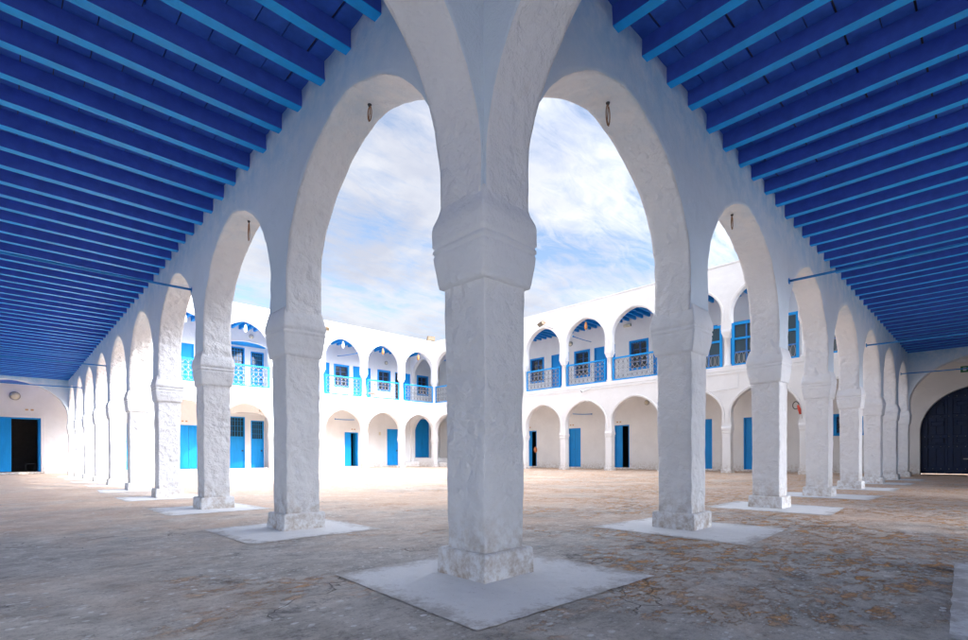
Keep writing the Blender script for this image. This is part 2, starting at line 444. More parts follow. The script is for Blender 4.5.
def attach(parts, parent):
    off = rootloc(parent)
    for o in parts:
        for v in o.data.vertices: v.co -= off
        o.parent = parent

arc_l = near_arcade('near_l', 9, SY, 'trans_x', 'end_l', 'long whitewashed arcade of thick arches running away to the left, its far pillars in sunlight', 3.92, None)
arc_r = near_arcade('near_r', 7, SX, 'trans_y', 'end_r', 'long whitewashed arcade of thick shaded arches running away to the right towards the dark gate', 4.0, None)

# ------------------------------------------------------------------ blue ceilings
def ceiling(key, L, zb, label, u_from):
    F = FR[key]; root = thing('beamed_ceiling', F(L / 2, GW / 2, zb), label, 'ceiling')
    rnd = random.Random(zb)
    n = 0; u = u_from
    while u < L - .25:
        bm = bmesh.new(); w = .082 + rnd.uniform(-.006, .006) + .009; dz = rnd.uniform(-.012, .012); j = rnd.uniform(-.012, .012)
        # beam built in lengths so that it can sag and bow a little
        N = 10; rows = []
        for i in range(N + 1):
            t = i / N; d = T - .03 + (GW - T + .03) * t
            q = math.sin(t * PI) * rnd.uniform(-.003, .003) + j * (t - .5)
            rows.append([bm.verts.new(F(u + q + a, d, z)) for a, z in ((0, zb + dz), (w, zb + dz), (w, zb + .152), (0, zb + .152))])
        for a, b in zip(rows, rows[1:]):
            for k in range(4): bm.faces.new((a[k], a[(k + 1) % 4], b[(k + 1) % 4], b[k]))
        bmesh.ops.bevel(bm, geom=[e for e in bm.edges if abs(e.verts[0].co.z - e.verts[1].co.z) < .001 and e.verts[0].co.z < zb + .05 and abs((e.verts[0].co - e.verts[1].co).length) > .2], offset=.006, segments=1, affect='EDGES')
        bm.normal_update(); bmesh.ops.recalc_face_normals(bm, faces=bm.faces)
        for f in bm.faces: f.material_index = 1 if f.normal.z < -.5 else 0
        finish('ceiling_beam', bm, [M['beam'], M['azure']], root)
        u += .445 + rnd.uniform(-.012, .012); n += 1
    bm = bmesh.new(); d = T - .05
    while d < GW:
        w = rnd.uniform(.185, .225)
        u = -.05 if u_from > 0 else -GW
        while u < L - .2:
            l = rnd.choice((1.78, 2.22, 2.67)); g = .008 if rnd.random() < .75 else .017
            z = zb + .15 + rnd.uniform(0, .004)
            fbox(bm, F, (u, d, z), (min(u + l - .004, L - .18), d + w - g, z + .02))
            u += l
        d += w
    finish('board_deck', bm, M['deck'], root)
    bm = bmesh.new(); fbox(bm, F, (-.05, T + .002, zb + .176), (L, GW + .1, zb + .30)); finish('upper_floor', bm, M['dim'], root)
    return root
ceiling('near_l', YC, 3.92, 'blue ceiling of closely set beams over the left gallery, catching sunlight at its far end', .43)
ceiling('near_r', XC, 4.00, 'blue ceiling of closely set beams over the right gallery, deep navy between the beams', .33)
bm = bmesh.new(); box(bm, (-GW - .2, -GW - 5.4, 4.0), (OPEN + 12, -GW - .21, 4.25))  # added unseen slab that stops sun entering the openings behind the viewer
single('added_sunshade', bm, M['wash_far'], (0, -GW, 4), 'flat added whitewashed roof behind the viewer outside the near corner', 'sunshade')
# corner bay ceiling above the viewer
root = thing('beamed_ceiling', (-GW / 2, -GW / 2, 3.95), 'blue ceiling over the corner bay above the viewer', 'ceiling')
for i in range(8):
    y = -.62 - i * .445
    bm = bmesh.new(); box(bm, (-GW, y, 3.95), (-T, y + .08, 4.15)); finish('ceiling_beam', bm, M['beam'], root)
bm = bmesh.new(); box(bm, (-GW, -GW, 4.155), (.1, .1, 4.2)); finish('board_deck', bm, M['deck'], root)

# ------------------------------------------------------------------ joinery
def door(parent, F, d, u0, u1, z0, z1, kind='double', mat=None, grille=False):
    """door leaf set in the wall at depth d; open leaves show a dark room"""
    mat = mat or M['blue']; um = (u0 + u1) / 2
    p = bpy.data.objects.new('door', None); p.empty_display_size = .2; link(p); p.parent = parent
    fw = .06
    bm = bmesh.new()
    fbox(bm, F, (u0, d + .02, z0), (u0 + fw, d + .12, z1)); fbox(bm, F, (u1 - fw, d + .02, z0), (u1, d + .12, z1)); fbox(bm, F, (u0 + fw, d + .02, z1 - fw), (u1 - fw, d + .12, z1))
    finish('frame', bm, mat, p)
    def leaf(a, b, dd=.07):
        bm = bmesh.new(); n = max(2, int((b - a) / .13)); w = (b - a) / n
        zt = z1 - fw
        zs = z0 + .02
        if grille:
            fbox(bm, F, (a, d + dd, zs), (b, d + dd + .04, z0 + (z1 - z0) * .62))
            for i in range(6):
                uu = a + .02 + (b - a - .04) * i / 5
                fbox(bm, F, (uu - .008, d + dd, z0 + (z1 - z0) * .62), (uu + .008, d + dd + .02, zt))
            for zz in (.72, .82, .92): fbox(bm, F, (a, d + dd + .002, z0 + (z1 - z0) * zz), (b, d + dd + .012, z0 + (z1 - z0) * zz + .015))
        else:
            for i in range(n): fbox(bm, F, (a + i * w + .003, d + dd, zs), (a + (i + 1) * w - .003, d + dd + .035, zt))
            fbox(bm, F, (a + .003, d + dd + .004, zs), (b - .003, d + dd + .02, zt))
        o = finish('door_leaf', bm, mat, p)
        return o
    if kind == 'double':
        leaf(u0 + fw, um - .004); leaf(um + .004, u1 - fw)
        bm = bmesh.new(); lathe(bm, F(um + .05, d + .06, z0 + 1.05), [(0, .012), (.02, .02), (.03, .012)], 8, (F(0, -1, 0) - F(0, 0, 0)).normalized()); finish('handle', bm, M['iron'], p)
    elif kind == 'single':
        leaf(u0 + fw, u1 - fw)
        bm = bmesh.new(); fbox(bm, F, (u1 - fw - .12, d + .045, z0 + 1.0), (u1 - fw - .02, d + .068, z0 + 1.08)); finish('handle', bm, M['iron'], p)
    elif kind in ('open_hi', 'open_lo', 'open'):
        f = .04 if kind != 'open' else .07
        if kind == 'open_hi': leaf(u0 + fw, um)             # high-u leaf swung in
        elif kind == 'open_lo': leaf(um, u1 - fw)
        e = u1 - fw if kind != 'open_lo' else u0 + fw
        bm = bmesh.new(); s = -1 if e > um else 1
        fbox(bm, F, (e, d + .12, z0 + .02), (e + s * .035, d + .12 + (u1 - u0) * .42, z1 - fw)); finish('door_leaf', bm, mat, p)
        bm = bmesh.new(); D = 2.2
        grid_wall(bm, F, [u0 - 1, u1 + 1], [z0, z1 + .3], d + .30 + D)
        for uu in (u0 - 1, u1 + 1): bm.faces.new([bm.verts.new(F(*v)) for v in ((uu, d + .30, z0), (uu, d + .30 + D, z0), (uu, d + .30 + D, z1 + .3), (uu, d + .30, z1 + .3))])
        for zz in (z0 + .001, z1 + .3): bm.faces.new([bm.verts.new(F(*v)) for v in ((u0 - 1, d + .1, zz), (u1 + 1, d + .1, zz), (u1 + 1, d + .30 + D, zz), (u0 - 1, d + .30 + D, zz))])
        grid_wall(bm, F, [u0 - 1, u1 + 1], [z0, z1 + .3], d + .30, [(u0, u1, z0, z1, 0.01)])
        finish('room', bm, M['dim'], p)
    return p
def window(parent, F, d, u0, u1, z0, z1, mat=None):
    mat = mat or M['blue']
    p = bpy.data.objects.new('window', None); p.empty_display_size = .2; link(p); p.parent = parent
    fw = .11; bm = bmesh.new()
    fbox(bm, F, (u0, d - .03, z0), (u0 + fw, d + .12, z1)); fbox(bm, F, (u1 - fw, d - .03, z0), (u1, d + .12, z1))
    fbox(bm, F, (u0 + fw, d - .03, z1 - fw), (u1 - fw, d + .12, z1)); fbox(bm, F, (u0 + fw, d - .03, z0), (u1 - fw, d + .12, z0 + fw))
    finish('frame', bm, mat, p)
    bm = bmesh.new(); a, b = u0 + fw, u1 - fw; um = (a + b) / 2
    for (q, w) in ((a, um - .005), (um + .005, b)):
        fbox(bm, F, (q, d + .12, z0 + fw), (q + .05, d + .15, z1 - fw)); fbox(bm, F, (w - .05, d + .12, z0 + fw), (w, d + .15, z1 - fw))
        for t in lin(z0 + fw, z1 - fw - .05, 4): fbox(bm, F, (q + .05, d + .121, t), (w - .05, d + .149, t + .05))
    finish('casement', bm, M['shutter'], p)
    bm = bmesh.new(); fbox(bm, F, (a, d + .152, z0 + fw), (b, d + .17, z1 - fw)); finish('pane', bm, M['glass'], p)
    bm = bmesh.new(); n = 6
    for i in range(n + 1):
        uu = a + .03 + (b - a - .06) * i / n
        fbox(bm, F, (uu - .008, d + .02, z0 + fw), (uu + .008, d + .036, z1 - fw))
    for t in lin(z0 + fw + .06, z1 - fw - .06, 4): fbox(bm, F, (a, d + .015, t - .008), (b, d + .019, t + .008))
    for i in range(n):
        uu = a + .03 + (b - a - .06) * (i + .5) / n
        for t in lin(z0 + fw + .2, z1 - fw - .2, 3):
            pts = [F(uu + .045 * math.cos(q), d + .028, t + .07 * math.sin(q)) for q in lin(0, 2 * PI, 8)]
            tube(bm, pts, .007, 4, False)
    finish('grille', bm, M['iron'], p)
    return p
lattice_cache = {}
def railing(parent, F, u0, u1, z0, z1, d=-.06):
    p = bpy.data.objects.new('railing', None); p.empty_display_size = .2; link(p); p.parent = parent
    bm = bmesh.new(); t = .03
    fbox(bm, F, (u0, d - .035, z1 - .07), (u1, d + .035, z1)); fbox(bm, F, (u0, d - .02, z0), (u1, d + .02, z0 + .06))
    fbox(bm, F, (u0, d - .025, z0 + .06), (u0 + .06, d + .025, z1 - .07)); fbox(bm, F, (u1 - .06, d - .025, z0 + .06), (u1, d + .025, z1 - .07))
    finish('rail_frame', bm, M['blue'], p)
    bm = bmesh.new(); a, b, c, e = u0 + .06, u1 - .06, z0 + .06, z1 - .07
    n = 9; w = (b - a) / n; h = e - c; r = .0085
    for i in range(n):
        um = a + (i + .5) * w
        if i: fbox(bm, F, (a + i * w - .006, d - .006, c), (a + i * w + .006, d + .006, e))
        for zc_, hh in ((c + h * .25, h * .25), (c + h * .73, h * .25)):
            for s in (-1, 1):
                pts = [F(um + s * w * .40 * math.sin(q) * (1 - .35 * math.cos(2 * q)), d, zc_ - hh * math.cos(q)) for q in lin(0, PI, 8)]
                tube(bm, pts, r, 4, False)
            for s in (-1, 1):
                pts = [F(um + s * w * (.18 + .12 * math.cos(q)), d, zc_ + .035 * math.sin(q) * 1.4) for q in lin(0, 2 * PI, 6)]
                tube(bm, pts, r * .8, 4, False)
    nf = len(bm.faces)
    for i in range(n + 1):
        uu = a + i * w
        for zz in (c + h * .16, c + h * .5, c + h * .8):
            if 0 < i < n: fbox(bm, F, (uu - .014, d - .014, zz - .026), (uu + .014, d + .014, zz + .026))
    bm.faces.ensure_lookup_table()
    for f in bm.faces[nf:]: f.material_index = 1
    finish('scrollwork', bm, [M['lace'], M['iron']], p)
    return p

# ------------------------------------------------------------------ far buildings
def far_pillar(parent, c, z0, z1, upper=False, half=.15):
    p = bpy.data.objects.new('column' if upper else 'pillar', None); p.empty_display_size = .2; link(p); p.parent = parent
    bm = bmesh.new()
    if upper:
        lathe(bm, (c.x, c.y, 0), [(z0, .16), (z0 + .10, .16), (z0 + .12, .125), (z1 - .34, .118), (z1 - .33, .14), (z1 - .30, .14), (z1 - .29, .12)], 14)
        o = finish('shaft', bm, M['wash_far'], p, True)
        bm = bmesh.new(); square_shaft(bm, c, [(z1 - .30, .125), (z1 - .2, .15), (z1 - .10, .185), (z1 - .05, .185), (z1 + .02, .17)], 5, .04)
        finish('capital', bm, M['wash_far'], p)
    else:
        square_shaft(bm, c, [(0, .21), (.13, .205), (.14, .165), (z1 - .28, half + .005)], 5, .2)
        rough(bm, .004, 3); finish('shaft', bm, M['wash_far'], p)
        bm = bmesh.new(); square_shaft(bm, c, [(z1 - .29, .16), (z1 - .2, .185), (z1 - .19, .175), (z1 - .16, .175), (z1 - .15, .195), (z1 - .06, .20), (z1 + .01, .18)], 5, .04)
        rough(bm, .003, 3); finish('capital', bm, M['wash_far'], p)
def far_building(key, n, s, label, holes, lo_doors, up_doors, up_windows, lo_windows, rail_bays, extra):
    F = FR[key]; L = n * s; root = thing('arcaded_building', F(L / 2, FG, 0), label, 'building')
    t = .15
    ext = L + FG            # wraps round the far corner
    bm = bmesh.new()
    for k in range(n):
        u0, u1 = k * s, (k + 1) * s
        arch_bay(bm, F, u0, u1, -t, t, 1.90, 4.18, arch_profile((u0 + u1) / 2, s / 2 - .165, s / 2 - .20, 1.90, 2.42, 1.10, 34), 4, 3)
        arch_bay(bm, F, u0, u1, -t, t, 5.86, ROOF, arch_profile((u0 + u1) / 2, s / 2 - .185, s / 2 - .20, 5.86, 6.55, 1.20, 34), 4, 3)
    rough(bm, .008, 1.2, .003)
    finish('arch_wall', bm, M['wash_far'], root, False, weld=.0008)
    # projecting string course, slab edge and coping
    for nm, z0, z1, o in (('slab_edge', 4.182, 4.36, .03), ('string_course', 4.06, 4.12, .035), ('coping', ROOF + .002, ROOF + .06, .03)):
        bm = bmesh.new()
        us = lin(0, L - t - o - .004 if key == 'far_l' else L - t - o, 40); 
        for a, b in zip(us, us[1:]): fbox(bm, F, (a, -t - o, z0), (b, t if nm != 'string_course' else -t + .01, z1))
        finish(nm, bm, M['wash_far'], root, weld=.0005)
    # raised mouldings round every arch
    for k in range(n):
        for z0, zc, rise, hf in ((1.90, 2.42, 1.10, s / 2 - .165), (5.86, 6.55, 1.20, s / 2 - .185)):
            P = arch_profile(k * s + s / 2, hf, hf, zc - .35, zc, rise, 34); uc = k * s + s / 2
            bm = bmesh.new(); prev = None
            for (u, z) in P:
                du, dz = u - uc, max(0, z - zc); ll = math.hypot(du, dz) or 1; nx, nz = du / ll, dz / ll
                row = [bm.verts.new(F(u + nx * r, dd, z + nz * r)) for r, dd in ((.035, -t + .004), (.045, -t - .022), (.095, -t - .022), (.105, -t + .004))]
                if prev:
                    for j in range(3): bm.faces.new((prev[j], prev[j + 1], row[j + 1], row[j]))
                prev = row
            finish('arch_moulding', bm, M['wash_far'], root, True)
    # back walls of both galleries with door and window openings
    bm = bmesh.new(); grid_wall(bm, F, lin(-GW - .2, ext, 24), lin(0, 4.0, 4), FG, holes[0]); finish('ground_floor_wall', bm, M['wash_far'], root)
    bm = bmesh.new(); grid_wall(bm, F, lin(-.2, ext, 24), lin(4.3, ROOF, 4), FG, holes[1]); finish('upper_floor_wall', bm, M['wash_far'], root)
    bm = bmesh.new(); fbox(bm, F, (-GW, t + .003, 4.0), (ext, FG + .02, 4.33)); finish('gallery_floor', bm, M['wash_far'], root)
    bm = bmesh.new(); fbox(bm, F, (-.2, t + .003, 8.16), (ext, FG + .02, 8.3)); finish('gallery_roof', bm, M['blue'], root)
    bm = bmesh.new(); fbox(bm, F, (-GW - .2, FG + 4, 0), (ext + 3, FG + 4.2, ROOF)); fbox(bm, F, (-.2, FG + .3, ROOF - .2), (ext + 3, FG + 4, ROOF)); finish('outer_shell', bm, M['wash_far'], root)
    # low plinth step along the back wall
    bm = bmesh.new(); segs = [-.2] + sum([[a - .0, b + .0] for a, b in []], []) + [L]
    fbox(bm, F, (0, FG - .16, 0), (L - .4, FG - .003, .085), .01); finish('skirting_step', bm, M['wash_far'], root)
    # blue joists of the upper gallery
    u = .25
    while u < ext - .1:
        if abs(u - L) > .22:
            bm = bmesh.new(); fbox(bm, F, (u, t + .003, 7.93), (u + .10, FG - .002, 8.158)); finish('ceiling_joist', bm, M['blue'], root)
        u += .40
    for k in range(0, n):
        if k: far_pillar(root, F(k * s, 0, 0), 0, 1.90)
        if k: far_pillar(root, F(k * s, 0, 0), 4.36, 5.87, True)
    for k in rail_bays: railing(root, F, k * s + .21, (k + 1) * s - .21, 4.38, 5.50)
    bl = M['blue'] if key == 'far_l' else M['blue_r']
    for (a, b, z0, z1, kind, gr) in lo_doors + up_doors: door(root, F, FG, a, b, z0, z1, kind, bl, gr)
    for (a, b, z0, z1) in up_windows + lo_windows: window(root, F, FG, a, b, z0, z1, bl)
    return root

# openings measured from the picture; u is X on the left facade and Y on the right
L_lo = [(14.0, 15.0, .09, 2.33, 'open_hi', False), (17.27, 18.25, .09, 2.66, 'single', False), (4.45, 5.42, .09, 2.42, 'double', False),
        (11.0, 11.95, .09, 2.4, 'double', False), (1.5, 2.5, .09, 2.4, 'double', False), (19.70, 20.98, .63, 3.48, 'double', False)]
L_up = [(11.6, 12.96, 4.34, 6.74, 'double', False), (14.63, 15.98, 4.34, 6.74, 'double', False), (17.95, 19.29, 4.34, 6.72, 'open_lo', False), (3.9, 5.2, 4.34, 6.74, 'double', False), (.9, 2.2, 4.34, 6.74, 'double', False)]
L_uw = [(13.25, 14.34, 5.24, 6.72), (16.50, 17.57, 5.26, 6.74), (19.86, 20.92, 5.24, 6.72), (9.9, 11.0, 5.24, 6.72), (2.5, 3.55, 5.24, 6.72)]
R_lo = [(17.88, 18.75, .06, 2.32, 'open_lo', False), (14.58, 15.42, .06, 2.34, 'double', False), (11.47, 12.36, .06, 2.38, 'open_lo', False), (7.16, 8.1, .06, 2.45, 'double', False), (4.85, 5.78, .06, 2.43, 'double', False),
        (21.2, 22.1, .06, 2.4, 'double', False), (25.1, 26.1, .06, 2.4, 'double', False)]
R_up = [(15.37, 16.70, 4.34, 6.87, 'double', False), (12.30, 13.65, 4.34, 6.83, 'double', False), (8.8, 10.1, 4.34, 6.83, 'double', False), (18.7, 20.0, 4.34, 6.83, 'double', False), (25.0, 26.2, 4.34, 6.8, 'single', False), (5.2, 6.5, 4.34, 6.83, 'double', False)]
R_uw = [(17.26, 18.37, 5.31, 6.86), (13.92, 15.00, 5.26, 6.83), (10.35, 11.45, 5.26, 6.84), (22.0, 23.1, 5.26, 6.84), (6.9, 8.0, 5.26, 6.84)]
R_lw = [(1.4, 2.40, 1.49, 2.37)]
def H(doors, wins, extra=()):
    return [(a, b, z0, z1, .30) for a, b, z0, z1, *_ in doors] + [(a, b, z0, z1, .2) for a, b, z0, z1 in wins] + list(extra)
EP = (6.55, 9.35)            # recessed porch, both floors
holesL = (H(L_lo, [], [(EP[0], EP[1], 0.0, 3.28, 1.3), (-2.86, -.93, .0, 2.50, .30)]), H(L_up, L_uw, [(EP[0], EP[1], 4.33, 7.36, 1.3)]))
GATE = (-3.72, -.22)
holesR = (H(R_lo, R_lw, [(GATE[0], GATE[1], 0.0, 3.30, .7)]), H(R_up, R_uw))
fl = far_building('far_l', 7, SX, 'two-storey white arcaded building in full sun across the court, left of the corner pillar', holesL, L_lo, L_up, L_uw, [], [0, 1, 2, 3, 4, 5, 6], None)
fr = far_building('far_r', 9, SY, 'two-storey white arcaded building in shade across the court, right of the corner pillar', holesR, R_lo, R_up, R_uw, R_lw, [3, 4, 5, 6, 7, 8], None)
FL, FRr = FR['far_l'], FR['far_r']

# far corner pillar with its transverse arches on both floors
fc = thing('corner_pillar', (XC, YC, 0), 'slim white pillar at the far inner corner of the court, two storeys tall', 'pillar')
for z0, z1, up in ((0, 1.90, False), (4.36, 5.87, True)): far_pillar(fc, Vector((XC, YC, 0)), z0, z1, up)
bm = bmesh.new()
for k in ('cor_y', 'cor_x'):
    for z0, zt, zc, rise in ((1.90, 3.98, 2.30, 1.22), (5.86, 8.14, 6.40, 1.25)):
        arch_bay(bm, FR[k], 0, FG - .002, -.14, .14, z0, zt, arch_profile(FG / 2, FG / 2 - .17, FG / 2 - .20, z0, zc, rise, 30), 3, 3)
finish('transverse_arch', bm, M['wash_far'], fc)
bm = bmesh.new()
for z0, z1 in ((0, 1.9), (4.34, 5.86)):
    box(bm, (XC - .14, YC + FG - .2, z0), (XC + .14, YC + FG - .002, z1)); box(bm, (XC + FG - .2, YC - .14, z0), (XC + FG - .002, YC + .14, z1))
finish('respond', bm, M['wash_far'], fc)
# small raised landing and bench in the corner bay
bm = bmesh.new(); box(bm, (XC - .0, YC + .35, 0), (XC + FG - .005, YC + FG - .005, .60), .015); box(bm, (18.2, YC + 1.75, 0), (XC - .003, YC + FG - .17, .34), .015); box(bm, (XC + .3, YC - .9, 0), (XC + FG - .01, YC + .345, .30), .015)
single('stone_landing', bm, M['wash_far'], (XC, YC + 1, 0), 'low whitewashed landing and steps before the raised blue door in the far corner', 'steps')

# recessed porches of the left building (both floors)
for z0, zt, zc, rise, nm in ((0., 3.28, 2.62, .66, 'lower'), (4.33, 7.36, 6.80, .52, 'upper')):
    bm = bmesh.new(); uc = sum(EP) / 2; hw = (EP[1] - EP[0]) / 2; N = 24; prev = None
    for i in range(N + 1):
        f = PI - PI * i / N; u = uc + hw * math.cos(f); z = zc + rise * math.sin(f)
        row = [bm.verts.new(FL(u, FG - .012, zt)), bm.verts.new(FL(u, FG - .012, z)), bm.verts.new(FL(u, FG + .2, z)), bm.verts.new(FL(u, FG + .2, zt))]
        if prev:
            for j in range(3): bm.faces.new((prev[j], prev[j + 1], row[j + 1], row[j]))
        prev = row
    finish('porch_arch', bm, M['wash_far'], fl)
    bm = bmesh.new(); D = 1.3
    hol = [(7.25, 8.20, z0 + .05, z0 + (3.08 if nm == 'lower' else 2.85), .2), (8.55, 9.30, z0 + .05, z0 + (2.9 if nm == 'lower' else 2.7), .2)]
    grid_wall(bm, FL, [EP[0], EP[1]], [z0, zt], FG + D, hol)
    finish('porch_wall', bm, M['wash_far'] if nm == 'upper' else M['wash_far'], fl)
    if nm == 'upper':
        bm = bmesh.new(); fbox(bm, FL, (EP[0], FG + .202, zt - .06), (EP[1], FG + D - .002, zt - .002)); finish('porch_ceiling', bm, M['blue'], fl)
    for a, b, q, w, _ in hol:
        door(fl, FL, FG + D - .05, a, b, q, w, 'single', M['blue'], True)
        bm = bmesh.new(); fbox(bm, FL, (a, FG + D + .13, q), (b, FG + D + .15, w)); finish('door_backing', bm, M['glass'], fl)

# end wall door of the left gallery (white moulded surround)
door(fl, FL, FG, -2.86, -.93, .09, 2.48, 'open_hi', M['blue'], False)
bm = bmesh.new()
for a, b, c, e in ((-2.99, -2.86, .0, 2.62), (-.93, -.79, .0, 2.62), (-2.86, -.93, 2.49, 2.62)): fbox(bm, FL, (a, FG - .03, c), (b, FG - .002, e), .006)
fbox(bm, FL, (-2.86, FG - .03, 0), (-.93, FG + .3, .088))
finish('door_surround', bm, M['wash_far'], fl)
for u0, u1 in ((-GW, -.2),):
    bm = bmesh.new(); fbox(bm, FL, (-GW, .2, 3.98), (-.01, FG, 3.999)); finish('bay_ceiling', bm, M['deck'], fl)

# upper enclosed balconies of the right building (bays 0..2)
for k in (0, 1, 2):
    u0, u1 = k * SY + .19, (k + 1) * SY - .19; z0, z1 = 4.365, 6.12; d = -.03
    p = bpy.data.objects.new('glazed_balcony', None); link(p); p.parent = fr
    bm = bmesh.new(); um = (u0 + u1) / 2
    for a in (u0, u1 - .10): fbox(bm, FRr, (a, d - .03, z0), (a + .10, d + .03, z1))
    for zz, hh in ((z0, .08), (5.42, .08), (z1 - .10, .10)): fbox(bm, FRr, (u0 + .10, d - .028, zz), (u1 - .10, d + .028, zz + hh))
    finish('frame', bm, M['blue'], p)
    bm = bmesh.new()
    for q in lin(u0 + .1, u1 - .15, 5)[1:-1]: fbox(bm, FRr, (q, d - .015, z0 + .08), (q + .05, d + .015, z1 - .10))
    fbox(bm, FRr, (u0 + .1, d - .014, 4.88), (u1 - .1, d + .014, 4.93))
    finish('sash_bars', bm, M['shutter'], p)
    bm = bmesh.new(); fbox(bm, FRr, (u0 + .1, d + .04, z0 + .08), (u1 - .1, d + .048, z1 - .1)); finish('pane', bm, M['glass'], p)
    bm = bmesh.new(); c, e = z0 + .08, 4.88; n = 12; w = (u1 - u0 - .2) / n
    for i in range(n):
        uc = u0 + .1 + (i + .5) * w
        for s_ in (-1, 1):
            tube(bm, [FRr(uc + s_ * w * .42 * math.sin(q), d - .035, (c + e) / 2 - (e - c) / 2 * math.cos(q)) for q in lin(0, PI, 7)], .009, 4, False)
    finish('scrollwork', bm, M['lace'], p)

# arched gate at the end of the right gallery
G = lambda u, d, z: Vector((XC + FG + d, u, z))
uc = sum(GATE) / 2; hw = (GATE[1] - GATE[0]) / 2
bm = bmesh.new(); N = 40; prev = None
for i in range(N + 1):
    f = PI - PI * i / N; u = uc + hw * math.cos(f); z = 1.55 + 1.62 * math.sin(f)
    row = [bm.verts.new(G(u, dd, zz)) for dd, zz in ((-.012, 3.302), (-.012, z), (.5, z), (.5, 3.302))]
    if prev:
        for j in range(3): bm.faces.new((prev[j], prev[j + 1], row[j + 1], row[j]))
    prev = row
finish('gate_arch', bm, M['wash_far'], fr)
gt = bpy.data.objects.new('gate', None); link(gt); gt.parent = fr; gt['label'] = 'dark navy studded double gate under a wide arch'
for s_ in (0, 1):
    a, b = (GATE[0], uc - .012) if s_ == 0 else (uc + .012, GATE[1])
    bm = bmesh.new(); n = 8; w = (b - a) / n
    for i in range(n): fbox(bm, G, (a + i * w + .004, .30, .03), (a + (i + 1) * w - .004, .36, 3.28), .004)
    fbox(bm, G, (a, .34, .03), (b, .37, 3.28))
    for zz in (.15, .95, 1.32, 2.05, 2.75): fbox(bm, G, (a + .04, .262, zz), (b - .04, .30, zz + .13), .006)
    for q in (a + .05, (a + b) / 2, b - .2): fbox(bm, G, (q, .258, .03), (q + .14, .298, 3.2), .006)
    for zz in (1.1, 1.7, 2.4):
        fbox(bm, G, (a + .3, .245, zz + .06), ((a + b) / 2 - .1, .30, zz + .22), .008); fbox(bm, G, ((a + b) / 2 + .24, .245, zz + .06), (b - .3, .30, zz + .22), .008)
    gl = finish('gate_leaf', bm, M['navy'], gt)
    bm = bmesh.new()
    for zz in (.21, 1.01, 1.38, 2.11, 2.81):
        for q in lin(a + .12, b - .12, 7): lathe(bm, G(q, .256, zz), [(0, .016), (.012, .012), (.018, .004)], 6, Vector((-1, 0, 0)))
    finish('studs', bm, M['grey'], gt)
bm = bmesh.new(); fbox(bm, G, (uc + .35, .225, .55), (uc + .62, .245, .59)); fbox(bm, G, (uc + .1, .225, 1.2), (uc + .14, .245, 1.5)); finish('handle', bm, M['grey'], gt)

# ------------------------------------------------------------------ loose fittings
def rod(a, b, label, group, r=.017):
    bm = bmesh.new(); a, b = Vector(a), Vector(b); N = 12
    tube(bm, [a.lerp(b, i / N) + Vector((0, 0, -.02 * math.sin(PI * i / N))) for i in range(N + 1)], r, 8)
    d = (b - a).normalized(); lathe(bm, a, [(-.004, .045), (.01, .045), (.015, .02)], 10, d)
    o = single('tie_rod', bm, M['rod'], a, label, 'tie rod', group, True)
nm = {0: 'nearest', 1: 'middle', 2: 'farthest'}
for i, y in enumerate((5.86, 14.1, 19.8)): rod((-T + .005, y, 3.14), (-GW, y, 3.14), '%s of the three thin blue tie rods across the left gallery' % nm[i], 'tie rods across the galleries')
for i, x in enumerate((5.80, 11.73, 17.4)): rod((x, -T + .005, 3.16), (x, -GW, 3.16), '%s of the three thin blue tie rods across the right gallery' % nm[i], 'tie rods across the galleries')
rod((11.6 + 1.9, YC + .16, 7.05), (13.50, YC + FG, 7.25), 'blue tie rod behind the upper arch left of the amber lanterns, sunlit building', 'tie rods in the far galleries', .02)
rod((XC + .16, 13.30, 7.02), (XC + FG, 13.85, 7.22), 'blue tie rod behind the upper arch with the lantern, shaded building', 'tie rods in the far galleries', .02)
rod((13.3, YC + FG - .03, 3.15), (14.7, YC + FG - .03, 3.17), 'blue bar on the wall above the half open door, ground floor of the sunlit building', 'tie rods in the far galleries', .02)
rod((XC + FG - .03, 13.8, 3.10), (XC + FG - .03, 15.1, 3.19), 'blue bar on the wall above the closed blue door, ground floor of the shaded building', 'tie rods in the far galleries', .02)

# rusty hooks in the crowns of the near arches
def hook(c, axis, label, big=1.):
    root = thing('iron_hook', c, label, 'hook', 'iron hooks under the near arches'); c = Vector(c)
    bm = bmesh.new()
    lathe(bm, c + Vector((0, 0, -.012)), [(0, .010), (.02, .018)], 10)
    finish('socket', bm, M['iron'], root)
    bm = bmesh.new(); ax = Vector(axis); pts = []
    for i in range(15):
        f = -PI / 2 + 2 * PI * i / 14 * .93
        pts.append(c + Vector((0, 0, -.11 * big)) + ax * .028 * math.cos(f + PI / 2 * 2) + Vector((0, 0, 1)) * .10 * big * math.sin(f + PI))
    tube(bm, pts, .0045, 6); tube(bm, [c, c + Vector((.003, .002, -.06)), c + Vector((-.004, .004, -.16 * big)), c + ax * .012 + Vector((0, 0, -.21 * big))], .0045, 6)
    finish('wire_loop', bm, M['rust'], root)
ztop = 3.60
hook((.02, 1.36, ztop), (0, 1, 0), 'rusty iron hook under the crown of the first arch left of the corner pillar', .6)
hook((1.42, .0, ztop), (1, 0, 0), 'rusty wire loop under the crown of the first arch right of the corner pillar', .85)
hook((.02, 4.14, ztop), (0, 1, 0), 'rusty hook under the crown of the second arch of the left arcade', 1.1)
hook((4.16, .0, ztop), (1, 0, 0), 'pale wire loop under the crown of the second arch of the right arcade', .8)

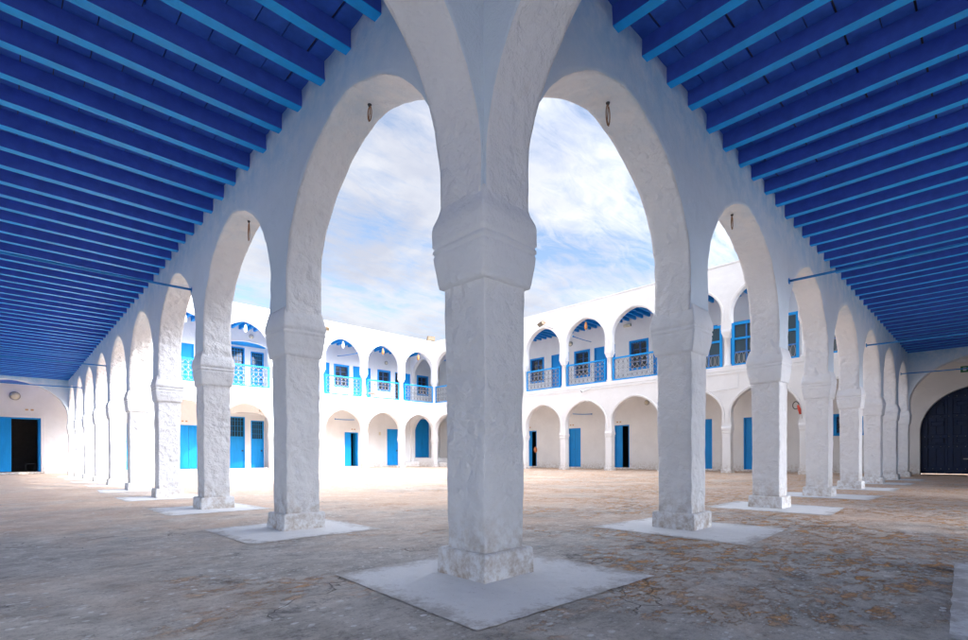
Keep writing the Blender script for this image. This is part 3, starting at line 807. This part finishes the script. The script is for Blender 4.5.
# lanterns hanging in the upper arches
def lantern(F, u, mat, label, zt=7.70, big=1.):
    c = F(u, 0, zt); root = thing('hanging_lantern', c, label, 'lantern', 'lanterns hanging in the upper arches')
    bm = bmesh.new(); tube(bm, [c, c + Vector((0, 0, -.14))], .012, 6); finish('hanger', bm, M['iron'], root)
    bm = bmesh.new(); lathe(bm, c + Vector((0, 0, -.52 * big)), [(0, .02), (.04, .06), (.10, .085), (.20, .09), (.26, .06), (.28, .07), (.36, .05), (.40, .02)], 12); finish('shade', bm, mat, root, True)
for k, mt, lb in ((1, 'white', 'white hanging lantern in the upper arch farthest left on the sunlit building'), (2, 'white', 'white hanging lantern in the upper arch over the recessed porch'),
                  (4, 'white', 'white hanging lantern in the upper arch just right of the first left pillar'), (5, 'clay', 'amber hanging lantern in the upper arch above the wooden chair'),
                  (6, 'clay', 'amber hanging lantern in the last upper arch of the sunlit building')):
    lantern(FL, (k + .5) * SX, M[mt], lb)
lantern(FRr, 8.5 * SY, M['clay'], 'amber hanging lantern in the corner upper arch of the shaded building')
lantern(FRr, 4.5 * SY, M['clay'], 'amber hanging lantern in the middle upper arch of the shaded building')

# round bulkhead lamps on the back walls
def bulkhead(c, n, label, r=.13):
    root = thing('wall_lamp', c, label, 'wall lamp', 'round wall lamps in the galleries'); n = Vector(n)
    bm = bmesh.new(); lathe(bm, Vector(c), [(0, r), (.05, r), (.06, r * .85)], 18, n); finish('housing', bm, M['grey'], root)
    bm = bmesh.new(); lathe(bm, Vector(c) + n * .05, [(0, r * .8), (.04, r * .7), (.07, r * .35), (.075, .01)], 18, n); finish('lens', bm, M['cream'], root, True)
yb, xb = YC + FG - .003, XC + FG - .003
bulkhead((17.2, yb, 7.27), (0, -1, 0), 'round grey wall lamp above the window behind the amber lantern')
bulkhead((8.13, yb, 7.62), (0, -1, 0), 'round grey wall lamp above the upper recessed porch')
bulkhead((8.62, yb, 3.42), (0, -1, 0), 'small round lamp above the ground floor porch', .08)
bulkhead((-1.78, yb, 3.41), (0, -1, 0), 'round grey wall lamp above the door at the end of the left gallery', .19)
bulkhead((xb, 15.25, 7.33), (-1, 0, 0), 'round grey wall lamp beside the upper window of the shaded building', .14)
bulkhead((xb, 23.4, 7.4), (-1, 0, 0), 'round grey wall lamp in the far corner of the upper gallery')
bulkhead((xb, 10.44, 3.48), (-1, 0, 0), 'round cream wall lamp near the crown of a ground floor arch', .13)
bm = bmesh.new(); box(bm, (xb - .14, 11.32, 7.62), (xb, 11.74, 7.76), .02)
single('box_lamp', bm, M['cream'], (xb, 11.5, 7.7), 'cream box lamp under the blue joists beside the first right pillar', 'wall lamp')

# flood lights and camera
def flood(c, aim, w, h, arm, label, mt='lamp_glass'):
    root = thing('flood_light', c, label, 'flood light', 'flood lights on the parapet'); c = Vector(c); aim = Vector(aim).normalized()
    side = aim.cross(Vector((0, 0, 1))).normalized(); up = side.cross(aim)
    def ob(bm, a, b, c2, off=Vector((0, 0, 0))):
        vs = [bm.verts.new(c + off + side * x * a + up * z * b + aim * y * c2) for x, y, z in ((-1, -1, -1), (1, -1, -1), (1, 1, -1), (-1, 1, -1), (-.8, -1, 1), (.8, -1, 1), (1, 1, 1), (-1, 1, 1))]
        for f in ((0, 3, 2, 1), (4, 5, 6, 7), (0, 1, 5, 4), (1, 2, 6, 5), (2, 3, 7, 6), (3, 0, 4, 7)): bm.faces.new([vs[i] for i in f])
    bm = bmesh.new(); ob(bm, w / 2, h / 2, .10); finish('housing', bm, M['bronze'], root)
    bm = bmesh.new(); ob(bm, w * .43, h * .40, .01, aim * .105); finish('lens', bm, M[mt], root)
    bm = bmesh.new(); tube(bm, [c, c + Vector(arm) * .5 + Vector((0, 0, -.02)), c + Vector(arm)], .02, 6); finish('bracket', bm, M['grey'], root)
flood((19.05, YC - .05, 8.80), (-.3, -1, -.15), .55, .30, (0, .1, -.25), 'boxy brown flood light on the parapet at the far inner corner')
flood((11.15, YC - .55, 8.0), (-.5, -.8, -.7), .34, .16, (.15, .42, -.05), 'amber flood light on a bracket beside the first left pillar')
flood((XC - .75, 14.70, 7.80), (-.8, .35, -.8), .50, .20, (.58, -.35, -.25), 'amber flood light on a long bracket over the arches of the shaded building')
root = thing('security_camera', (XC - .3, 12.25, 4.03), 'small white security camera under the string course of the shaded building', 'camera')
bm = bmesh.new(); tube(bm, [(XC - .16, 12.0, 4.15), (XC - .3, 12.2, 4.06), (XC - .42, 12.38, 3.98)], .035, 8); finish('body', bm, M['white'], root)
bm = bmesh.new(); lathe(bm, (XC - .42, 12.38, 3.98), [(0, .055), (.03, .055)], 10, Vector((-.5, .7, -.4)).normalized()); finish('lens', bm, M['iron'], root)

# conduit on the shaded building
bm = bmesh.new(); x = XC - .165
tube(bm, [(x, 5.05, 4.0), (x, 5.05, 3.45), (x, 5.55, 3.42), (x, 6.3, 3.40)], .012, 6)
single('conduit', bm, M['white'], (x, 5.05, 3.4), 'thin white cable conduit bent round on the wall between two ground floor arches', 'cable')

# coiled cable with a red handle hanging by a pillar
root = thing('hanging_hose', (XC - .19, 2.98, 2.7), 'small black cable loop with a red handle hanging at an arch of the shaded building', 'cable')
bm = bmesh.new(); tube(bm, [(XC - .2, 3.02 + .10 * math.sin(q), 2.58 + .14 * math.cos(q)) for q in lin(0, 2 * PI, 14)], .016, 6, False); finish('loop', bm, M['iron'], root, True)
bm = bmesh.new(); tube(bm, [(XC - .22, 2.95, 2.58), (XC - .22, 2.90, 2.42), (XC - .22, 2.87, 2.24)], [.03, .055, .035], 8); finish('handle', bm, M['red'], root, True)

# door number plates
def plate(c, F, label):
    bm = bmesh.new()
    for o in (-.10, .08): fbox(bm, F, (c[0] + o - .05, FG - .012, c[1]), (c[0] + o + .05, FG - .002, c[1] + .07), .004)
    single('number_plate', bm, M['wood'], F(c[0], FG, c[1]), label, 'plate', 'small plates over the doors')
plate((-1.3, 2.80), FL, 'pair of small brown plates over the door at the end of the left gallery')
plate((4.75, 2.58), FL, 'small brown plates over the blue door between the second and third left pillars')
plate((14.65, 2.50), FL, 'small brown plates over the half open door of the sunlit building')
plate((15.2, 2.50), FRr, 'small brown plates over the closed blue double door of the shaded building')
plate((12.1, 2.52), FRr, 'small brown plates over the half open door beside the first right pillar')
plate((18.5, 2.50), FRr, 'small brown plates over the dark doorway just right of the corner pillar')
bm = bmesh.new(); box(bm, (16.6, yb - .03, 2.2), (16.75, yb, 2.42), .005)
single('meter_box', bm, M['cream'], (16.7, yb, 2.2), 'small cream meter box on the wall left of a single blue door', 'box')

# wooden chair on the balcony
def chair(loc, rz):
    root = thing('wooden_chair', loc, 'small plain wooden chair on the upper balcony behind the railing', 'chair'); root.rotation_euler.z = rz
    def part(name, bxs):
        bm = bmesh.new()
        for a, b in bxs: box(bm, a, b, .006)
        me = bpy.data.meshes.new(name); bm.to_mesh(me); bm.free(); me.materials.append(M['wood'])
        o = bpy.data.objects.new(name, me); link(o); o.parent = root
    part('seat', [((-.24, -.24, .42), (.24, .24, .47))])
    part('backrest', [((-.24, .20, .66), (.24, .235, .76)), ((-.24, .20, .82), (.24, .235, .95))])
    for x in (-.22, .18):
        part('leg', [((x, -.22, 0), (x + .045, -.175, .42))]); part('leg', [((x, .19, 0), (x + .045, .235, .42)), ((x, .191, .471), (x + .045, .234, .98))])
chair((14.9, YC + .9, 4.335), 1.2)
# stool inside the doorway of the left end wall
root = thing('low_stool', (-1.25, yb + .9, 0), 'dark low stool in the open doorway at the end of the left gallery', 'stool')
bm = bmesh.new(); box(bm, (-1.45, yb + .75, .40), (-1.08, yb + 1.1, .45), .01); finish('seat', bm, M['iron'], root)
for x in (-1.44, -1.13):
    for y in (yb + .76, yb + 1.05):
        bm = bmesh.new(); box(bm, (x, y, 0), (x + .04, y + .04, .40)); finish('leg', bm, M['iron'], root)
# cloth at the dark doorway of the shaded building
bm = bmesh.new(); lathe(bm, (xb - .05, 17.93, .92), [(0, .03), (.1, .09), (.22, .11), (.32, .07), (.38, .02)], 9); rough(bm, .02, 9)
single('hanging_cloth', bm, M['orange'], (xb, 17.9, .9), 'small orange cloth at the edge of the dark doorway just right of the corner pillar', 'cloth')

# emergency exit sign and tube lamp before the gate
root = thing('exit_sign', (XC + 1.0, -1.55, 3.45), 'small green emergency exit sign hanging before the dark gate', 'sign')
bm = bmesh.new(); box(bm, (XC + 1.0, -1.80, 3.40), (XC + 1.05, -1.36, 3.60), .006); finish('panel', bm, M['green'], root)
bm = bmesh.new(); box(bm, (XC + .994, -1.50, 3.45), (XC + .999, -1.42, 3.55)); box(bm, (XC + .994, -1.64, 3.485), (XC + .999, -1.53, 3.51))
bm.faces.new([bm.verts.new(q) for q in ((XC + .996, -1.64, 3.455), (XC + .996, -1.70, 3.4975), (XC + .996, -1.64, 3.54))]); finish('symbol', bm, M['white'], root)
root = thing('ceiling_lamp', (XC + .9, -1.45, 3.80), 'white oval lamp under the arch before the dark gate', 'lamp')
bm = bmesh.new(); lathe(bm, (XC + .9, -1.45, 3.84), [(0, .20), (.05, .22), (.12, .17), (.15, .05)], 16, Vector((0, 0, -1))); finish('shade', bm, M['white'], root, True)

# ------------------------------------------------------------------ camera
cam = bpy.data.cameras.new('camera'); co = bpy.data.objects.new('camera', cam); link(co); scene.camera = co
cam.sensor_fit = 'HORIZONTAL'; cam.sensor_width = 36; cam.lens = 36 * 497.1 / 968
cam.shift_x = 4 / 968; cam.shift_y = 136.2 / 968; cam.clip_end = 2000; cam.clip_start = .05
yaw = .7647
co.matrix_world = Matrix.Translation((-2.158, -2.204, .72)) @ Matrix.Rotation(-yaw, 4, 'Z') @ Matrix.Rotation(PI / 2, 4, 'X') @ Matrix.Rotation(-.0033, 4, 'Z')

# ------------------------------------------------------------------ light
SUN = Vector((.40, -1.0, .74)).normalized()
el = math.asin(SUN.z); az = math.atan2(SUN.x, SUN.y)
sl = bpy.data.lights.new('sun', 'SUN'); sl.energy = 2.15; sl.angle = R(.53); sl.color = (1, .95, .87)
so = bpy.data.objects.new('sun', sl); link(so); so.rotation_euler = SUN.to_track_quat('Z', 'Y').to_euler(); so.location = (10, -20, 30)
w = bpy.data.worlds.new('World'); scene.world = w; w.use_nodes = True; nt = w.node_tree; nt.nodes.clear(); g = NT(nt)
out = nt.nodes.new('ShaderNodeOutputWorld')
sky = g.node('ShaderNodeTexSky', sky_type='NISHITA', sun_disc=False, sun_elevation=el, sun_rotation=az, air_density=1.0, dust_density=1.2, ozone_density=1.5)
tc = g.node('ShaderNodeTexCoord').outputs['Generated']
sp = g.node('ShaderNodeSeparateXYZ', {0: tc})
zz = g.math('MAXIMUM', g.math('ADD', sp.outputs[2], .12), .02)
pl = g.node('ShaderNodeCombineXYZ', {0: g.math('DIVIDE', sp.outputs[0], zz), 1: g.math('DIVIDE', sp.outputs[1], zz), 2: 0.}).outputs[0]
cl = g.noise(g.mapping(pl, (1.0, 1.5, 1), rot=(0, 0, .5), loc=(.9, .2, 0)), 1.5, 10, .60, .55)
cl2 = g.noise(g.mapping(pl, (1, 2.6, 1), rot=(0, 0, -.35)), 5.5, 8, .65, .8)
dens = g.math('ADD', g.math('MULTIPLY', cl, .62), g.math('MULTIPLY', cl2, .38))
# thin milky veil that thickens toward the horizon
veil = g.math('MULTIPLY', g.math('SUBTRACT', 1., sp.outputs[2], clamp=True), .16)
mask = g.ramp(g.math('ADD', dens, veil), [(.47, .06), (.56, .62), (.65, .96)])
tone = g.ramp(g.noise(g.mapping(pl, loc=(.25, .1, 0)), 2.1, 7, .6), [(.38, (9.4, 9.9, 11.6)), (.60, (12.6, 12.9, 13.8))])
sd = g.node('ShaderNodeVectorMath', {0: tc, 1: tuple(SUN)}, operation='DOT_PRODUCT').outputs['Value']
# clouds lit through near the sun, boosted out of view to brighten the gallery
fwd = g.math('POWER', g.math('MAXIMUM', g.math('MULTIPLY_ADD', sd, .5, .5), 0.), 8.)
tone = g.node('ShaderNodeVectorMath', {0: tone, 'Scale': g.math('MULTIPLY_ADD', fwd, 13., .42)}, operation='SCALE').outputs[0]
clear = g.node('ShaderNodeVectorMath', {0: sky.outputs[0], 'Scale': 1.75}, operation='SCALE').outputs[0]
SKYC = g.mix(mask, clear, tone)
bgn = g.node('ShaderNodeBackground', {'Color': SKYC, 'Strength': .105})
nt.links.new(bgn.outputs[0], out.inputs[0])

# ------------------------------------------------------------------ render settings
scene.render.engine = 'CYCLES'
scene.cycles.max_bounces = 8; scene.cycles.diffuse_bounces = 6; scene.cycles.glossy_bounces = 3
scene.view_settings.view_transform = 'Standard'; scene.view_settings.look = 'None'
scene.view_settings.exposure = .68; scene.view_settings.gamma = 1; scene.view_settings.use_curve_mapping = False
